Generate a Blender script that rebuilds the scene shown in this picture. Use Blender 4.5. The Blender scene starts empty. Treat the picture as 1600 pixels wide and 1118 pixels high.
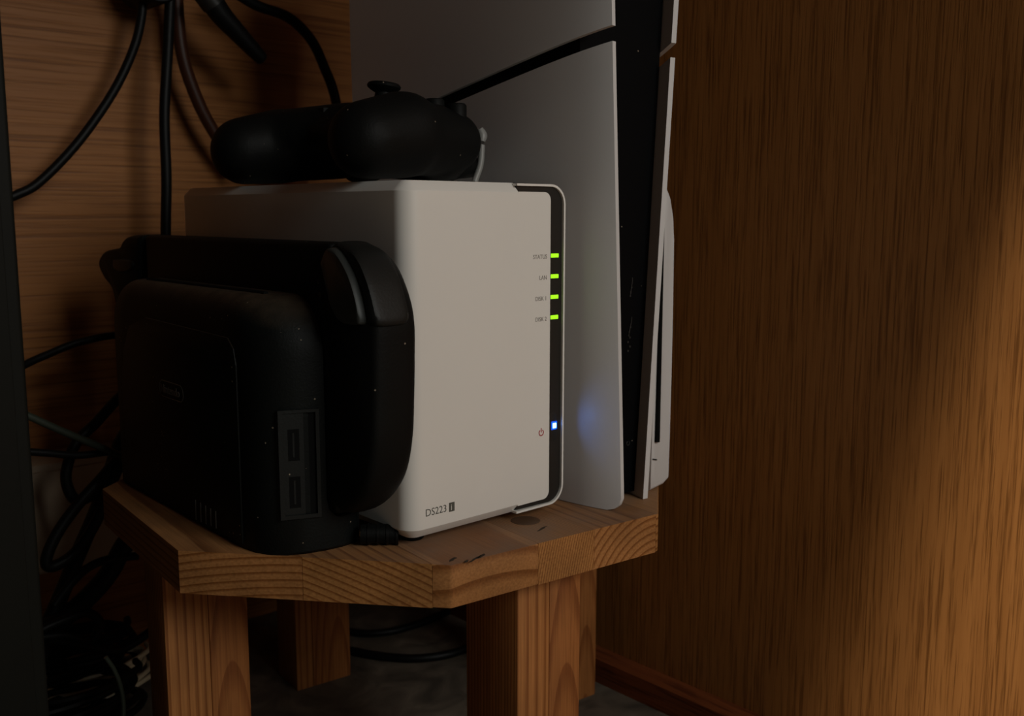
import bpy, bmesh, math, random
from mathutils import Vector, Matrix

random.seed(7)
S = 0.01                       # all lengths below are centimetres
scene = bpy.context.scene
COL = scene.collection

# ------------------------------------------------------------------ camera
CAM = Vector((-26.298, -35.451, 15.401))
YAW, PITCH, ROLL, F = 0.744967, 0.144289, 0.001358, 1555.56   # F in pixels of a 1600 px wide frame
fw = Vector((math.sin(YAW) * math.cos(PITCH), math.cos(YAW) * math.cos(PITCH), -math.sin(PITCH)))
rt = Vector((math.cos(YAW), -math.sin(YAW), 0))
upv = rt.cross(fw)
rt, upv = rt * math.cos(ROLL) + upv * math.sin(ROLL), -rt * math.sin(ROLL) + upv * math.cos(ROLL)
cam_d = bpy.data.cameras.new('camera')
cam = bpy.data.objects.new('camera', cam_d)
COL.objects.link(cam)
cam.matrix_world = Matrix(((rt.x, upv.x, -fw.x, CAM.x * S), (rt.y, upv.y, -fw.y, CAM.y * S),
                           (rt.z, upv.z, -fw.z, CAM.z * S), (0, 0, 0, 1)))
cam_d.sensor_width = 36
cam_d.lens = 36 * F / 1600
cam_d.clip_start = 0.01
cam_d.dof.use_dof = True
cam_d.dof.focus_distance = 0.47
cam_d.dof.aperture_fstop = 15
scene.camera = cam

# ------------------------------------------------------------------ world, lights, exposure
w = bpy.data.worlds.new('world')
scene.world = w
w.use_nodes = True
w.node_tree.nodes['Background'].inputs[0].default_value = (1.0, 0.93, 0.82, 1)
w.node_tree.nodes['Background'].inputs[1].default_value = 0.022


def area(name, loc, target, sx, sy, power, col):
    d = bpy.data.lights.new(name, 'AREA')
    d.shape = 'RECTANGLE'
    d.size, d.size_y = sx * S, sy * S
    d.energy = power
    d.color = col
    o = bpy.data.objects.new(name, d)
    COL.objects.link(o)
    o.location = Vector(loc) * S
    o.rotation_euler = (Vector(target) - Vector(loc)).to_track_quat('-Z', 'Y').to_euler()
    return o


# daylight from the window in front of the niche, low and off to the right of the photographer
area('window_daylight', (9, -120, 64), (6, 0, 6), 50, 50, 5.7, (1.0, 1.0, 0.935))
# room light high up, cut off by the front edge of the board above
area('room_light', (-70, -57, 172), (23, -20, 0), 20, 20, 46.0, (1.0, 0.90, 0.76))

vs = scene.view_settings
vs.view_transform = 'Standard'
vs.look = 'None'
vs.exposure = 0
vs.gamma = 1
vs.use_curve_mapping = False


# ------------------------------------------------------------------ helpers
def ray(u, v):
    return fw + rt * ((u - 800) / F) - upv * ((v - 559) / F)


def at_y(u, v, y):
    d = ray(u, v)
    return CAM + d * ((y - CAM.y) / d.y)


def at_x(u, v, x):
    d = ray(u, v)
    return CAM + d * ((x - CAM.x) / d.x)


def at_z(u, v, z):
    d = ray(u, v)
    return CAM + d * ((z - CAM.z) / d.z)


def tag(o, label=None, cat=None, group=None, kind=None):
    if label: o['label'] = label
    if cat: o['category'] = cat
    if group: o['group'] = group
    if kind: o['kind'] = kind
    return o


def empty(name, loc=(0, 0, 0), rz=0.0, label=None, cat=None, group=None):
    o = bpy.data.objects.new(name, None)
    o.empty_display_size = 0.01
    COL.objects.link(o)
    o.location = Vector(loc) * S
    o.rotation_euler = (0, 0, rz)
    return tag(o, label, cat, group)


def mesh_obj(name, verts, faces, mat, parent=None, smooth=35, origin=None):
    """verts in cm, in the frame of the parent (or the world)"""
    me = bpy.data.meshes.new(name)
    off = Vector(origin) if origin is not None else Vector((0, 0, 0))
    me.from_pydata([(Vector(v) - off) * S for v in verts], [], faces)
    bm = bmesh.new()
    bm.from_mesh(me)
    bmesh.ops.recalc_face_normals(bm, faces=bm.faces)
    bm.to_mesh(me)
    bm.free()
    if smooth:
        me.shade_smooth()
        me.set_sharp_from_angle(angle=math.radians(smooth))
    me.materials.append(mat)
    o = bpy.data.objects.new(name, me)
    COL.objects.link(o)
    o.location = off * S
    if parent: o.parent = parent
    return o


def bm_obj(name, bm, mat, parent=None, smooth=35, origin=None):
    bmesh.ops.recalc_face_normals(bm, faces=bm.faces)
    off = Vector(origin) if origin is not None else Vector((0, 0, 0))
    for v in bm.verts: v.co = (v.co - off) * S
    me = bpy.data.meshes.new(name)
    bm.to_mesh(me)
    bm.free()
    if smooth:
        me.shade_smooth()
        me.set_sharp_from_angle(angle=math.radians(smooth))
    me.materials.append(mat)
    o = bpy.data.objects.new(name, me)
    COL.objects.link(o)
    o.location = off * S
    if parent: o.parent = parent
    return o


def box_bm(lo, hi, bev=0.0, seg=2, bm=None):
    b = bmesh.new()
    r = bmesh.ops.create_cube(b, size=1)
    for v in r['verts']:
        v.co = Vector([lo[i] + (v.co[i] + .5) * (hi[i] - lo[i]) for i in range(3)])
    if bev:
        bmesh.ops.bevel(b, geom=list(b.edges), offset=bev, segments=seg, profile=.5, affect='EDGES')
    return b


def box(name, lo, hi, mat, parent=None, bev=0.0, seg=2, origin=None):
    return bm_obj(name, box_bm(lo, hi, bev, seg), mat, parent, origin=origin)


def prism_bm(poly, depth, bev=0.0, seg=2):
    """poly: list of 3d points of one face, depth: vector"""
    b = bmesh.new()
    vs_ = [b.verts.new(p) for p in poly]
    f = b.faces.new(vs_)
    r = bmesh.ops.extrude_face_region(b, geom=[f])
    bmesh.ops.translate(b, verts=[g for g in r['geom'] if isinstance(g, bmesh.types.BMVert)], vec=Vector(depth))
    bmesh.ops.recalc_face_normals(b, faces=b.faces)
    if bev:
        bmesh.ops.bevel(b, geom=list(b.edges), offset=bev, segments=seg, profile=.5, affect='EDGES', clamp_overlap=True)
    return b


def prism(name, poly, depth, mat, parent=None, bev=0.0, seg=2, origin=None, smooth=35):
    return bm_obj(name, prism_bm(poly, depth, bev, seg), mat, parent, smooth, origin)


def loft(name, rings, mat, parent=None, smooth=40, origin=None, closed=True):
    verts, faces = [], []
    n = len(rings[0])
    for r in rings: verts += list(r)
    for k in range(len(rings) - 1):
        for i in range(n):
            j = (i + 1) % n
            faces.append((k * n + i, k * n + j, (k + 1) * n + j, (k + 1) * n + i))
    if closed:
        faces.append(tuple(range(n)))
        faces.append(tuple(range((len(rings) - 1) * n, len(rings) * n)))
    return mesh_obj(name, verts, faces, mat, parent, smooth, origin)


def spline(pts, n=10):
    """Catmull-Rom through points"""
    P = [Vector(p) for p in pts]
    P = [P[0] * 2 - P[1]] + P + [P[-1] * 2 - P[-2]]
    out = []
    for i in range(1, len(P) - 2):
        for k in range(n):
            t = k / n
            a, b, c, d = P[i - 1], P[i], P[i + 1], P[i + 2]
            out.append(.5 * ((2 * b) + (c - a) * t + (2 * a - 5 * b + 4 * c - d) * t * t + (3 * b - a - 3 * c + d) * t ** 3))
    out.append(P[-2])
    return out


def tube(name, pts, rad, mat, parent=None, n=8, sides=10, smooth=50, closed=False, curve=True):
    C = spline(pts, n) if curve else [Vector(p) for p in pts]
    m = len(C)
    verts, faces = [], []
    T0 = (C[1] - C[0]).normalized()
    N = T0.orthogonal().normalized()
    for i, c in enumerate(C):
        T = (C[min(i + 1, m - 1)] - C[max(i - 1, 0)]).normalized()
        N = (N - T * N.dot(T)).normalized()
        B = T.cross(N)
        r = rad(i / (m - 1)) if callable(rad) else rad
        for k in range(sides):
            a = 2 * math.pi * k / sides
            verts.append(c + (N * math.cos(a) + B * math.sin(a)) * r)
    for i in range(m - 1):
        for k in range(sides):
            j = (k + 1) % sides
            faces.append((i * sides + k, i * sides + j, (i + 1) * sides + j, (i + 1) * sides + k))
    faces.append(tuple(range(sides)))
    faces.append(tuple(range((m - 1) * sides, m * sides)))
    base = min(C, key=lambda q: q.z) if parent is None else None
    return mesh_obj(name, verts, faces, mat, parent, smooth, origin=base)


def lathe(name, prof, center, mat, parent=None, seg=28, axis='z', smooth=40, M=None):
    """prof: (radius, height) pairs"""
    rings = []
    for r, h in prof:
        ring = []
        for k in range(seg):
            a = 2 * math.pi * k / seg
            p = Vector((r * math.cos(a), r * math.sin(a), h))
            if axis == 'y': p = Vector((p.x, -p.z, p.y))
            if axis == 'x': p = Vector((p.z, p.x, p.y))
            if M is not None: p = M @ p
            ring.append(p + Vector(center))
        rings.append(ring)
    return loft(name, rings, mat, parent, smooth)


def text(name, body, loc, size, mat, parent, rot, align='LEFT', ext=0.004, xs=1.0):
    c = bpy.data.curves.new(name, 'FONT')
    c.body = body
    c.size = size * S
    c.align_x = align
    c.extrude = ext * S
    c.resolution_u = 3
    t = bpy.data.objects.new(name, c)
    COL.objects.link(t)
    dg = bpy.context.evaluated_depsgraph_get()
    me = bpy.data.meshes.new_from_object(t.evaluated_get(dg))
    bpy.data.objects.remove(t)
    bpy.data.curves.remove(c)
    for v in me.vertices: v.co.x *= xs
    me.materials.clear()
    me.materials.append(mat)
    o = bpy.data.objects.new(name, me)
    COL.objects.link(o)
    o.location = Vector(loc) * S
    o.rotation_euler = rot
    o.parent = parent
    return o


def blob(name, parts, mat, parent, voxel=0.16, smooth=8, clip=None):
    """parts: list of tapered capsules (p0,r0,p1,r1,scale_z) fused to one continuous skin"""
    b = bmesh.new()
    for (p0, r0, p1, r1, sq) in parts:
        p0, p1 = Vector(p0), Vector(p1)
        steps = 7
        for k in range(steps):
            t = k / (steps - 1)
            c = p0.lerp(p1, t)
            r = r0 + (r1 - r0) * t
            res = bmesh.ops.create_uvsphere(b, u_segments=18, v_segments=12, radius=r)
            for v in res['verts']:
                v.co = Vector((v.co.x * sq[0], v.co.y * sq[1], v.co.z * sq[2])) + c
    for v in b.verts: v.co *= S
    me = bpy.data.meshes.new(name + '_raw')
    b.to_mesh(me)
    b.free()
    t = bpy.data.objects.new(name + '_raw', me)
    COL.objects.link(t)
    m = t.modifiers.new('r', 'REMESH')
    m.mode = 'VOXEL'
    m.voxel_size = voxel * S
    sm = t.modifiers.new('s', 'SMOOTH')
    sm.iterations = smooth
    sm.factor = .5
    dg = bpy.context.evaluated_depsgraph_get()
    out = bpy.data.meshes.new_from_object(t.evaluated_get(dg))
    bpy.data.objects.remove(t)
    bpy.data.meshes.remove(me)
    if clip is not None:
        for v in out.vertices:
            if v.co.z < clip * S: v.co.z = clip * S
    out.name = name
    out.shade_smooth()
    out.materials.clear()
    out.materials.append(mat)
    o = bpy.data.objects.new(name, out)
    COL.objects.link(o)
    o.parent = parent
    return o


# ------------------------------------------------------------------ materials
def new_mat(name):
    m = bpy.data.materials.new(name)
    m.use_nodes = True
    return m, m.node_tree.nodes, m.node_tree.links, m.node_tree.nodes['Principled BSDF']


def plastic(name, col, rough=.45, spec=.5, dust=0.0, bump=0.0, var=0.04, metal=0.0, dustcol=(.25, .2, .15), lying=0.0):
    m, N, L, b = new_mat(name)
    b.inputs['Roughness'].default_value = rough
    b.inputs['Specular IOR Level'].default_value = spec
    b.inputs['Metallic'].default_value = metal
    tc = N.new('ShaderNodeTexCoord')
    nz = N.new('ShaderNodeTexNoise')
    nz.inputs['Scale'].default_value = 60
    nz.inputs['Detail'].default_value = 4
    L.new(tc.outputs['Object'], nz.inputs['Vector'])
    mx = N.new('ShaderNodeMix')
    mx.data_type = 'RGBA'
    mx.inputs[6].default_value = tuple(c * (1 - var) for c in col) + (1,)
    mx.inputs[7].default_value = tuple(min(1, c * (1 + var)) for c in col) + (1,)
    L.new(nz.outputs['Fac'], mx.inputs[0])
    out = mx.outputs[2]
    if dust > 0:
        # settled specks of dust
        vo = N.new('ShaderNodeTexVoronoi')
        vo.inputs['Scale'].default_value = 420
        L.new(tc.outputs['Object'], vo.inputs['Vector'])
        lt = N.new('ShaderNodeMath')
        lt.operation = 'LESS_THAN'
        lt.inputs[1].default_value = .16
        L.new(vo.outputs['Distance'], lt.inputs[0])
        sp = N.new('ShaderNodeSeparateColor')
        L.new(vo.outputs['Color'], sp.inputs[0])
        gt = N.new('ShaderNodeMath')
        gt.operation = 'GREATER_THAN'
        gt.inputs[1].default_value = 1 - dust
        L.new(sp.outputs[0], gt.inputs[0])
        mu = N.new('ShaderNodeMath')
        mu.operation = 'MULTIPLY'
        L.new(lt.outputs[0], mu.inputs[0])
        L.new(gt.outputs[0], mu.inputs[1])
        m2 = N.new('ShaderNodeMix')
        m2.data_type = 'RGBA'
        m2.inputs[7].default_value = dustcol + (1,)
        L.new(mu.outputs[0], m2.inputs[0])
        L.new(out, m2.inputs[6])
        out = m2.outputs[2]
    if lying:
        out = settle(N, L, tc, out, (.075, .054, .036), lying, 120)
    L.new(out, b.inputs['Base Color'])
    if bump:
        n2 = N.new('ShaderNodeTexNoise')
        n2.inputs['Scale'].default_value = 900
        L.new(tc.outputs['Object'], n2.inputs['Vector'])
        bp = N.new('ShaderNodeBump')
        bp.inputs['Strength'].default_value = bump
        bp.inputs['Distance'].default_value = .0004
        L.new(n2.outputs['Fac'], bp.inputs['Height'])
        L.new(bp.outputs['Normal'], b.inputs['Normal'])
    return m


def settle(N, L, tc, src, col, amount, scale):
    """dust and grime lying on the faces that look up"""
    ge = N.new('ShaderNodeNewGeometry')
    sx = N.new('ShaderNodeSeparateXYZ')
    L.new(ge.outputs['Normal'], sx.inputs[0])
    mr = N.new('ShaderNodeMapRange')
    mr.inputs[1].default_value, mr.inputs[2].default_value = .35, .95
    mr.inputs[3].default_value, mr.inputs[4].default_value = 0, amount
    L.new(sx.outputs['Z'], mr.inputs[0])
    nz = N.new('ShaderNodeTexNoise')
    nz.inputs['Scale'].default_value = scale
    nz.inputs['Detail'].default_value = 6
    L.new(tc.outputs['Object'], nz.inputs['Vector'])
    m1 = N.new('ShaderNodeMapRange')
    m1.inputs[1].default_value, m1.inputs[2].default_value = .3, .65
    m1.inputs[3].default_value, m1.inputs[4].default_value = .45, 1
    L.new(nz.outputs['Fac'], m1.inputs[0])
    mu = N.new('ShaderNodeMath')
    mu.operation = 'MULTIPLY'
    L.new(mr.outputs[0], mu.inputs[0])
    L.new(m1.outputs[0], mu.inputs[1])
    mx = N.new('ShaderNodeMix')
    mx.data_type = 'RGBA'
    mx.inputs[7].default_value = col + (1,)
    L.new(mu.outputs[0], mx.inputs[0])
    L.new(src, mx.inputs[6])
    return mx.outputs[2]


def emit(name, col, strength):
    m, N, L, b = new_mat(name)
    b.inputs['Base Color'].default_value = col + (1,)
    b.inputs['Emission Color'].default_value = col + (1,)
    b.inputs['Emission Strength'].default_value = strength
    return m


def ramp(N, stops):
    r = N.new('ShaderNodeValToRGB')
    el = r.color_ramp.elements
    el[0].position, el[0].color = stops[0][0], stops[0][1] + (1,)
    el[1].position, el[1].color = stops[-1][0], stops[-1][1] + (1,)
    for p, c in stops[1:-1]:
        e = el.new(p)
        e.color = c + (1,)
    return r


def veneer(name, scale, light, dark, pore, pore_scale, rough=.5, bump=.25):
    """oak veneer: scale / pore_scale stretch the noise along the grain"""
    m, N, L, b = new_mat(name)
    b.inputs['Roughness'].default_value = rough
    b.inputs['Specular IOR Level'].default_value = .3
    tc = N.new('ShaderNodeTexCoord')

    def stretched(sc, detail, rough_, dist=0.0):
        mp = N.new('ShaderNodeMapping')
        mp.inputs['Scale'].default_value = sc
        L.new(tc.outputs['Object'], mp.inputs['Vector'])
        nz = N.new('ShaderNodeTexNoise')
        nz.inputs['Scale'].default_value = 1
        nz.inputs['Detail'].default_value = detail
        nz.inputs['Roughness'].default_value = rough_
        nz.inputs['Distortion'].default_value = dist
        L.new(mp.outputs['Vector'], nz.inputs['Vector'])
        return nz
    n1 = stretched(scale, 4, .6, .3)
    r1 = ramp(N, [(.32, dark), (.62, light)])
    L.new(n1.outputs['Fac'], r1.inputs['Fac'])
    n2 = stretched(pore_scale, 3, .65)
    r2 = ramp(N, [(.34, (0, 0, 0)), (.52, (1, 1, 1))])
    L.new(n2.outputs['Fac'], r2.inputs['Fac'])
    mx = N.new('ShaderNodeMix')
    mx.data_type = 'RGBA'
    mx.inputs[6].default_value = pore + (1,)
    L.new(r2.outputs['Color'], mx.inputs[0])
    L.new(r1.outputs['Color'], mx.inputs[7])
    L.new(mx.outputs[2], b.inputs['Base Color'])
    bp = N.new('ShaderNodeBump')
    bp.inputs['Strength'].default_value = bump
    bp.inputs['Distance'].default_value = .0006
    L.new(r2.outputs['Color'], bp.inputs['Height'])
    L.new(bp.outputs['Normal'], b.inputs['Normal'])
    return m


def timber(name, axis, pith, light, dark, spacing=.28, distort=1.2, rough=.6, stain=.5, tilt=0.0, worn_shade=0.0):
    """solid softwood with growth rings around a pith line (cm, object space) running along axis"""
    m, N, L, b = new_mat(name)
    b.inputs['Roughness'].default_value = rough
    b.inputs['Specular IOR Level'].default_value = .25
    tc = N.new('ShaderNodeTexCoord')
    mp = N.new('ShaderNodeMapping')
    mp.inputs['Location'].default_value = [-q * S for q in pith]
    mp.inputs['Rotation'].default_value = (math.radians(tilt), 0, 0)
    L.new(tc.outputs['Object'], mp.inputs['Vector'])
    wv = N.new('ShaderNodeTexWave')
    wv.wave_type = 'RINGS'
    wv.rings_direction = axis
    wv.wave_profile = 'SAW'
    wv.inputs['Scale'].default_value = .314159 / (spacing * S)
    wv.inputs['Distortion'].default_value = distort
    wv.inputs['Detail'].default_value = 2
    wv.inputs['Detail Scale'].default_value = .12
    L.new(mp.outputs['Vector'], wv.inputs['Vector'])
    r1 = ramp(N, [(0.0, light), (.55, light), (.86, dark), (.97, dark), (1.0, light)])
    L.new(wv.outputs['Fac'], r1.inputs['Fac'])
    # long fibres
    sc = [900, 900, 900]
    sc['XYZ'.index(axis)] = 25
    m2 = N.new('ShaderNodeMapping')
    m2.inputs['Scale'].default_value = sc
    L.new(tc.outputs['Object'], m2.inputs['Vector'])
    nz = N.new('ShaderNodeTexNoise')
    nz.inputs['Scale'].default_value = 1
    nz.inputs['Detail'].default_value = 2
    L.new(m2.outputs['Vector'], nz.inputs['Vector'])
    r2 = ramp(N, [(.25, (.72, .68, .62)), (.7, (1.08, 1.06, 1.03))])
    L.new(nz.outputs['Fac'], r2.inputs['Fac'])
    mu = N.new('ShaderNodeMix')
    mu.data_type = 'RGBA'
    mu.blend_type = 'MULTIPLY'
    mu.inputs[0].default_value = 1
    L.new(r1.outputs['Color'], mu.inputs[6])
    L.new(r2.outputs['Color'], mu.inputs[7])
    # blotches of wear
    n3 = N.new('ShaderNodeTexNoise')
    n3.inputs['Scale'].default_value = 28
    n3.inputs['Detail'].default_value = 5
    L.new(tc.outputs['Object'], n3.inputs['Vector'])
    r3 = ramp(N, [(.35, (1 - stain * .5,) * 3), (.6, (1, 1, 1))])
    L.new(n3.outputs['Fac'], r3.inputs['Fac'])
    m3 = N.new('ShaderNodeMix')
    m3.data_type = 'RGBA'
    m3.blend_type = 'MULTIPLY'
    m3.inputs[0].default_value = 1
    L.new(mu.outputs[2], m3.inputs[6])
    L.new(r3.outputs['Color'], m3.inputs[7])
    out = m3.outputs[2]
    if worn_shade:
        out = settle(N, L, tc, out, (.20, .135, .095), worn_shade, 40)
    L.new(out, b.inputs['Base Color'])
    bp = N.new('ShaderNodeBump')
    bp.inputs['Strength'].default_value = .2
    bp.inputs['Distance'].default_value = .0005
    L.new(nz.outputs['Fac'], bp.inputs['Height'])
    L.new(bp.outputs['Normal'], b.inputs['Normal'])
    return m


OAK_L, OAK_D, OAK_P = (.355, .148, .039), (.30, .121, .030), (.165, .062, .013)
M_WALL_R = veneer('oak_veneer_upright', (240, 240, 5), OAK_L, OAK_D, OAK_P, (800, 800, 20), bump=.15)
M_WALL_B = veneer('oak_veneer_level', (3.5, 120, 170), (.38, .150, .040), (.32, .120, .030), (.21, .075, .017), (9, 300, 560))
M_BASE = veneer('baseboard_wood', (120, 8, 120), (.22, .060, .018), (.15, .038, .012), (.10, .025, .008), (400, 20, 400))
M_BOARD = veneer('overhead_board_wood', (7, 120, 120), OAK_L, OAK_D, OAK_P, (22, 400, 400))

M_WHITE = plastic('white_satin_plastic', (.80, .78, .74), .38, .45, var=.012)
M_WHITE2 = plastic('white_matte_panel', (.66, .65, .65), .42, .4, var=.012)
M_BLACK = plastic('black_matte_plastic', (.0040, .0044, .0042), .58, .13, dust=.02, bump=.25, var=.2)
M_BLACK2 = plastic('black_dusty_plastic', (.0035, .0045, .0042), .55, .16, dust=.05, bump=.3, var=.25, lying=.85)
M_BLACK3 = plastic('black_console_core', (.0018, .0018, .0022), .6, .07, dust=.012, var=.2)
M_DARK = plastic('dark_slot', (.004, .004, .004), .8, .1)
M_PANEL = plastic('dark_strip_plastic', (.015, .0145, .013), .4, .4)
M_GREYB = plastic('charcoal_plastic', (.0085, .0095, .009), .5, .25, dust=.02, bump=.2, var=.15)
M_CABLE = plastic('black_rubber_cable', (.004, .004, .004), .5, .2, var=.2)
M_CABLE_G = plastic('dark_green_cable', (.035, .042, .03), .35, .5, var=.2)
M_CABLE_B = plastic('brown_cable', (.045, .012, .004), .5, .35, var=.2)
M_INK = plastic('grey_ink', (.22, .20, .18), .6, .2)
M_INK_D = plastic('dark_ink', (.10, .10, .085), .6, .2)
M_RED = plastic('red_ink', (.42, .05, .06), .6, .2)
M_MARK = plastic('pale_marking', (.035, .033, .03), .5, .4)
M_GREEN = emit('green_light', (.30, .80, .01), 1.15)
M_BLUE = emit('blue_light', (.16, .50, 1.0), 6.0)
M_BLUE2 = emit('blue_lens', (.004, .085, .75), .9)
M_SILVER = plastic('light_grey_plastic', (.24, .24, .23), .4, .4)
M_CASE = plastic('dark_case_paint', (.0058, .0068, .0056), .6, .14, var=.12)
M_BEIGE = plastic('pale_beige_plastic', (.40, .31, .22), .6, .3, var=.1)
M_EMBOSS = plastic('raised_dark_lettering', (.10, .10, .092), .4, .5)
M_PALE = plastic('pale_cable', (.55, .45, .30), .4, .4)
M_TRIG_LIT = plastic('trigger_plastic_lit', (.030, .033, .031), .45, .3, var=.15)  # greyer than the grip: light on the near trigger face put into its colour
M_STAIN = plastic('dark_stain', (.035, .022, .012), .7, .2, var=.4)
M_PLUG = plastic('dark_wood_plug', (.10, .055, .03), .6, .3, var=.3)

# ------------------------------------------------------------------ setting
FLOOR = -18.1
WX, WY = 25.2, 37.5
TOP = 48.0


def floor_mat():
    m, N, L, b = new_mat('worn_floor')
    b.inputs['Roughness'].default_value = .8
    tc = N.new('ShaderNodeTexCoord')
    n1 = N.new('ShaderNodeTexNoise')
    n1.inputs['Scale'].default_value = 30
    n1.inputs['Detail'].default_value = 8
    n1.inputs['Distortion'].default_value = 1.0
    L.new(tc.outputs['Object'], n1.inputs['Vector'])
    r = ramp(N, [(.3, (.055, .042, .030)), (.55, (.12, .092, .066)), (.75, (.20, .155, .115))])
    L.new(n1.outputs['Fac'], r.inputs['Fac'])
    L.new(r.outputs['Color'], b.inputs['Base Color'])
    bp = N.new('ShaderNodeBump')
    bp.inputs['Strength'].default_value = .5
    bp.inputs['Distance'].default_value = .002
    L.new(n1.outputs['Fac'], bp.inputs['Height'])
    L.new(bp.outputs['Normal'], b.inputs['Normal'])
    return m


tag(box('floor', (-60, -95, FLOOR - 2), (WX + 2, WY + 2, FLOOR), floor_mat()), kind='structure')
tag(box('wall_right', (WX, -75, FLOOR), (WX + 2, WY, TOP + 30), M_WALL_R), kind='structure')
tag(box('wall_back', (-60, WY, FLOOR), (WX + 2, WY + 2, TOP + 30), M_WALL_B), kind='structure')
tag(prism('baseboard_right', [(WX, -75, FLOOR), (WX - 1.0, -75, FLOOR), (WX - 1.0, -75, FLOOR + 1.75), (WX - .45, -75, FLOOR + 2.2), (WX, -75, FLOOR + 2.2)],
          (0, WY + 75, 0), M_BASE), kind='structure')
# board over the niche: its front edge shades everything but the near part of the right wall
tag(box('ceiling', (-60, -25.6, TOP), (WX, WY, TOP + 2.5), M_BOARD, bev=.2), kind='structure')

# ------------------------------------------------------------------ stool
SC, ROT, AP = Vector((8.4, 12.2, 0)), math.radians(-6), 15.5
R8 = AP / math.cos(math.pi / 8)
stool = empty('wooden_stool', (SC.x, SC.y, FLOOR), ROT, 'octagonal pine stool of laminated planks with four square legs under the white storage box', 'stool')
zt = -FLOOR
TH = 2.05
octo = [Vector((R8 * math.cos(math.pi / 8 + k * math.pi / 4), R8 * math.sin(math.pi / 8 + k * math.pi / 4), 0)) for k in range(8)]
cuts = [-15.5, -11.28, -7.02, -1.50, 2.0, 6.25, 10.9, 15.5]
WL, WD = (.44, .205, .066), (.235, .085, .020)
piths = [(-10.5, 0, -2), (-21.5, 0, -5), (-4, 0, 4), (30, 0, 10), (6.4, 0, 13.6), (8, 0, 4), (12, 0, 26)]
for k in range(7):
    a, b_ = cuts[k], cuts[k + 1]
    bm = bmesh.new()
    vv = [bm.verts.new(p + Vector((0, 0, zt - TH))) for p in octo]
    bm.faces.new(vv)
    for x, sgn in ((a + .006, -1), (b_ - .006, 1)):
        bmesh.ops.bisect_plane(bm, geom=list(bm.verts) + list(bm.edges) + list(bm.faces), plane_co=(x, 0, 0), plane_no=(sgn, 0, 0), clear_outer=True)
    fs = list(bm.faces)
    r = bmesh.ops.extrude_face_region(bm, geom=fs)
    bmesh.ops.translate(bm, verts=[g for g in r['geom'] if isinstance(g, bmesh.types.BMVert)], vec=(0, 0, TH))
    bmesh.ops.recalc_face_normals(bm, faces=bm.faces)
    rim = [e for e in bm.edges if not all(min(abs(v.co.x - a - .006), abs(v.co.x - b_ + .006)) < 1e-4 for v in e.verts)]
    bmesh.ops.bevel(bm, geom=rim, offset=.10, segments=2, profile=.5, affect='EDGES', clamp_overlap=True)
    t = timber('seat_timber', 'Y', piths[k], WL if k % 2 else (.43, .195, .066), WD, spacing=[.36, .30, 1.1, .15, .40, .40, .3][k], distort=[2.2, .8, 3.0, 1.0, .9, 1.6, 2][k], worn_shade=[.2, .45, .72, .72, .72, .72, .72][k])  # dusty top; dust thinned on the two left planks to paint in their shade
    bm_obj('plank', bm, t, stool)


def leg(corner, wx, wy, split, seed):
    """corner = world position of the near left corner"""
    c = Matrix.Rotation(-ROT, 3, 'Z') @ (Vector((corner[0], corner[1], 0)) - SC)
    rnd = random.Random(seed)
    h = zt - TH
    x1 = c.x + wx * split
    ta = timber('leg_timber', 'Z', (c.x + rnd.uniform(-1, 1) - 5, c.y + 11, 0), (.43, .180, .056), (.26, .092, .024), spacing=.24, distort=.5, stain=.3)
    tb = timber('leg_timber', 'Z', (c.x + wx * .78, c.y + .8, 0), (.38, .145, .042), (.26, .087, .023), spacing=.42, distort=1.4, stain=.3, tilt=5)
    a = box('leg', (c.x, c.y, 0), (x1 - .004, c.y + wy, h), ta, stool, bev=.06)
    box('board', (x1 + .004, c.y, 0), (c.x + wx, c.y + wy, h), tb, a, bev=.06)
    return a


leg((-6.9, 11.3), 4.35, 2.9, .52, 1)
leg((5.35, -1.55), 4.05, 4.5, .50, 2)
leg((7.55, 23.6), 4.2, 3.2, .30, 3)
leg((18.7, 9.5), 4.1, 3.6, .5, 4)


def to_stool(p):
    q = Matrix.Rotation(-ROT, 3, 'Z') @ (Vector((p[0], p[1], 0)) - SC)
    return Vector((q.x, q.y, p[2] + zt))


plug_c = to_stool((7.25, -.1, 0))
pl = lathe('wood_plug', [(.75, -.3), (.75, .012), (.70, .02), (.55, .012)], plug_c, M_PLUG, stool)
for (u, v, rx, ry) in [(846, 826, .42, .10), (706, 874, .28, .13), (729, 876, .16, .12), (742, 873, .5, .09), (752, 868, .3, .12)]:
    p = to_stool(at_z(u, v, 0))
    pts = []
    for k in range(14):
        a = 2 * math.pi * k / 14
        q = 1 + .35 * math.sin(3 * a + u) * math.cos(2 * a + v)
        pts.append((p.x + rx * q * math.cos(a) + ry * .4 * math.sin(a), p.y + ry * q * math.sin(a) + rx * .45 * math.cos(a), p.z + .001))
    prism('stain', pts, (0, 0, .006), M_STAIN, stool)

# ------------------------------------------------------------------ network storage box
NZ0, NZ1 = .45, 16.85
nas = empty('network_storage', (5, 11, 0), 0, 'white network storage box with four green lights and one blue light on its front', 'storage box')
O = Vector((5, 11, 0))


def nas_ring(z, inset, x0=0.0, x1=7.2, r=.85, right=True):
    x0, y0, y1 = x0 + inset, inset, 22.5 - inset
    xr = x1
    pts = []
    rr = max(r - inset, .05)
    for k in range(9):
        a = math.pi + k * math.pi / 16
        pts.append(Vector((x0 + rr + rr * math.cos(a), y0 + rr + rr * math.sin(a), z)) - O)
    pts.append(Vector((xr, y0, z)) - O)
    pts.append(Vector((xr, y1, z)) - O)
    for k in range(5):
        a = math.pi / 2 + k * math.pi / 8
        pts.append(Vector((x0 + rr + rr * math.cos(a), y1 - rr + rr * math.sin(a), z)) - O)
    return pts


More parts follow.
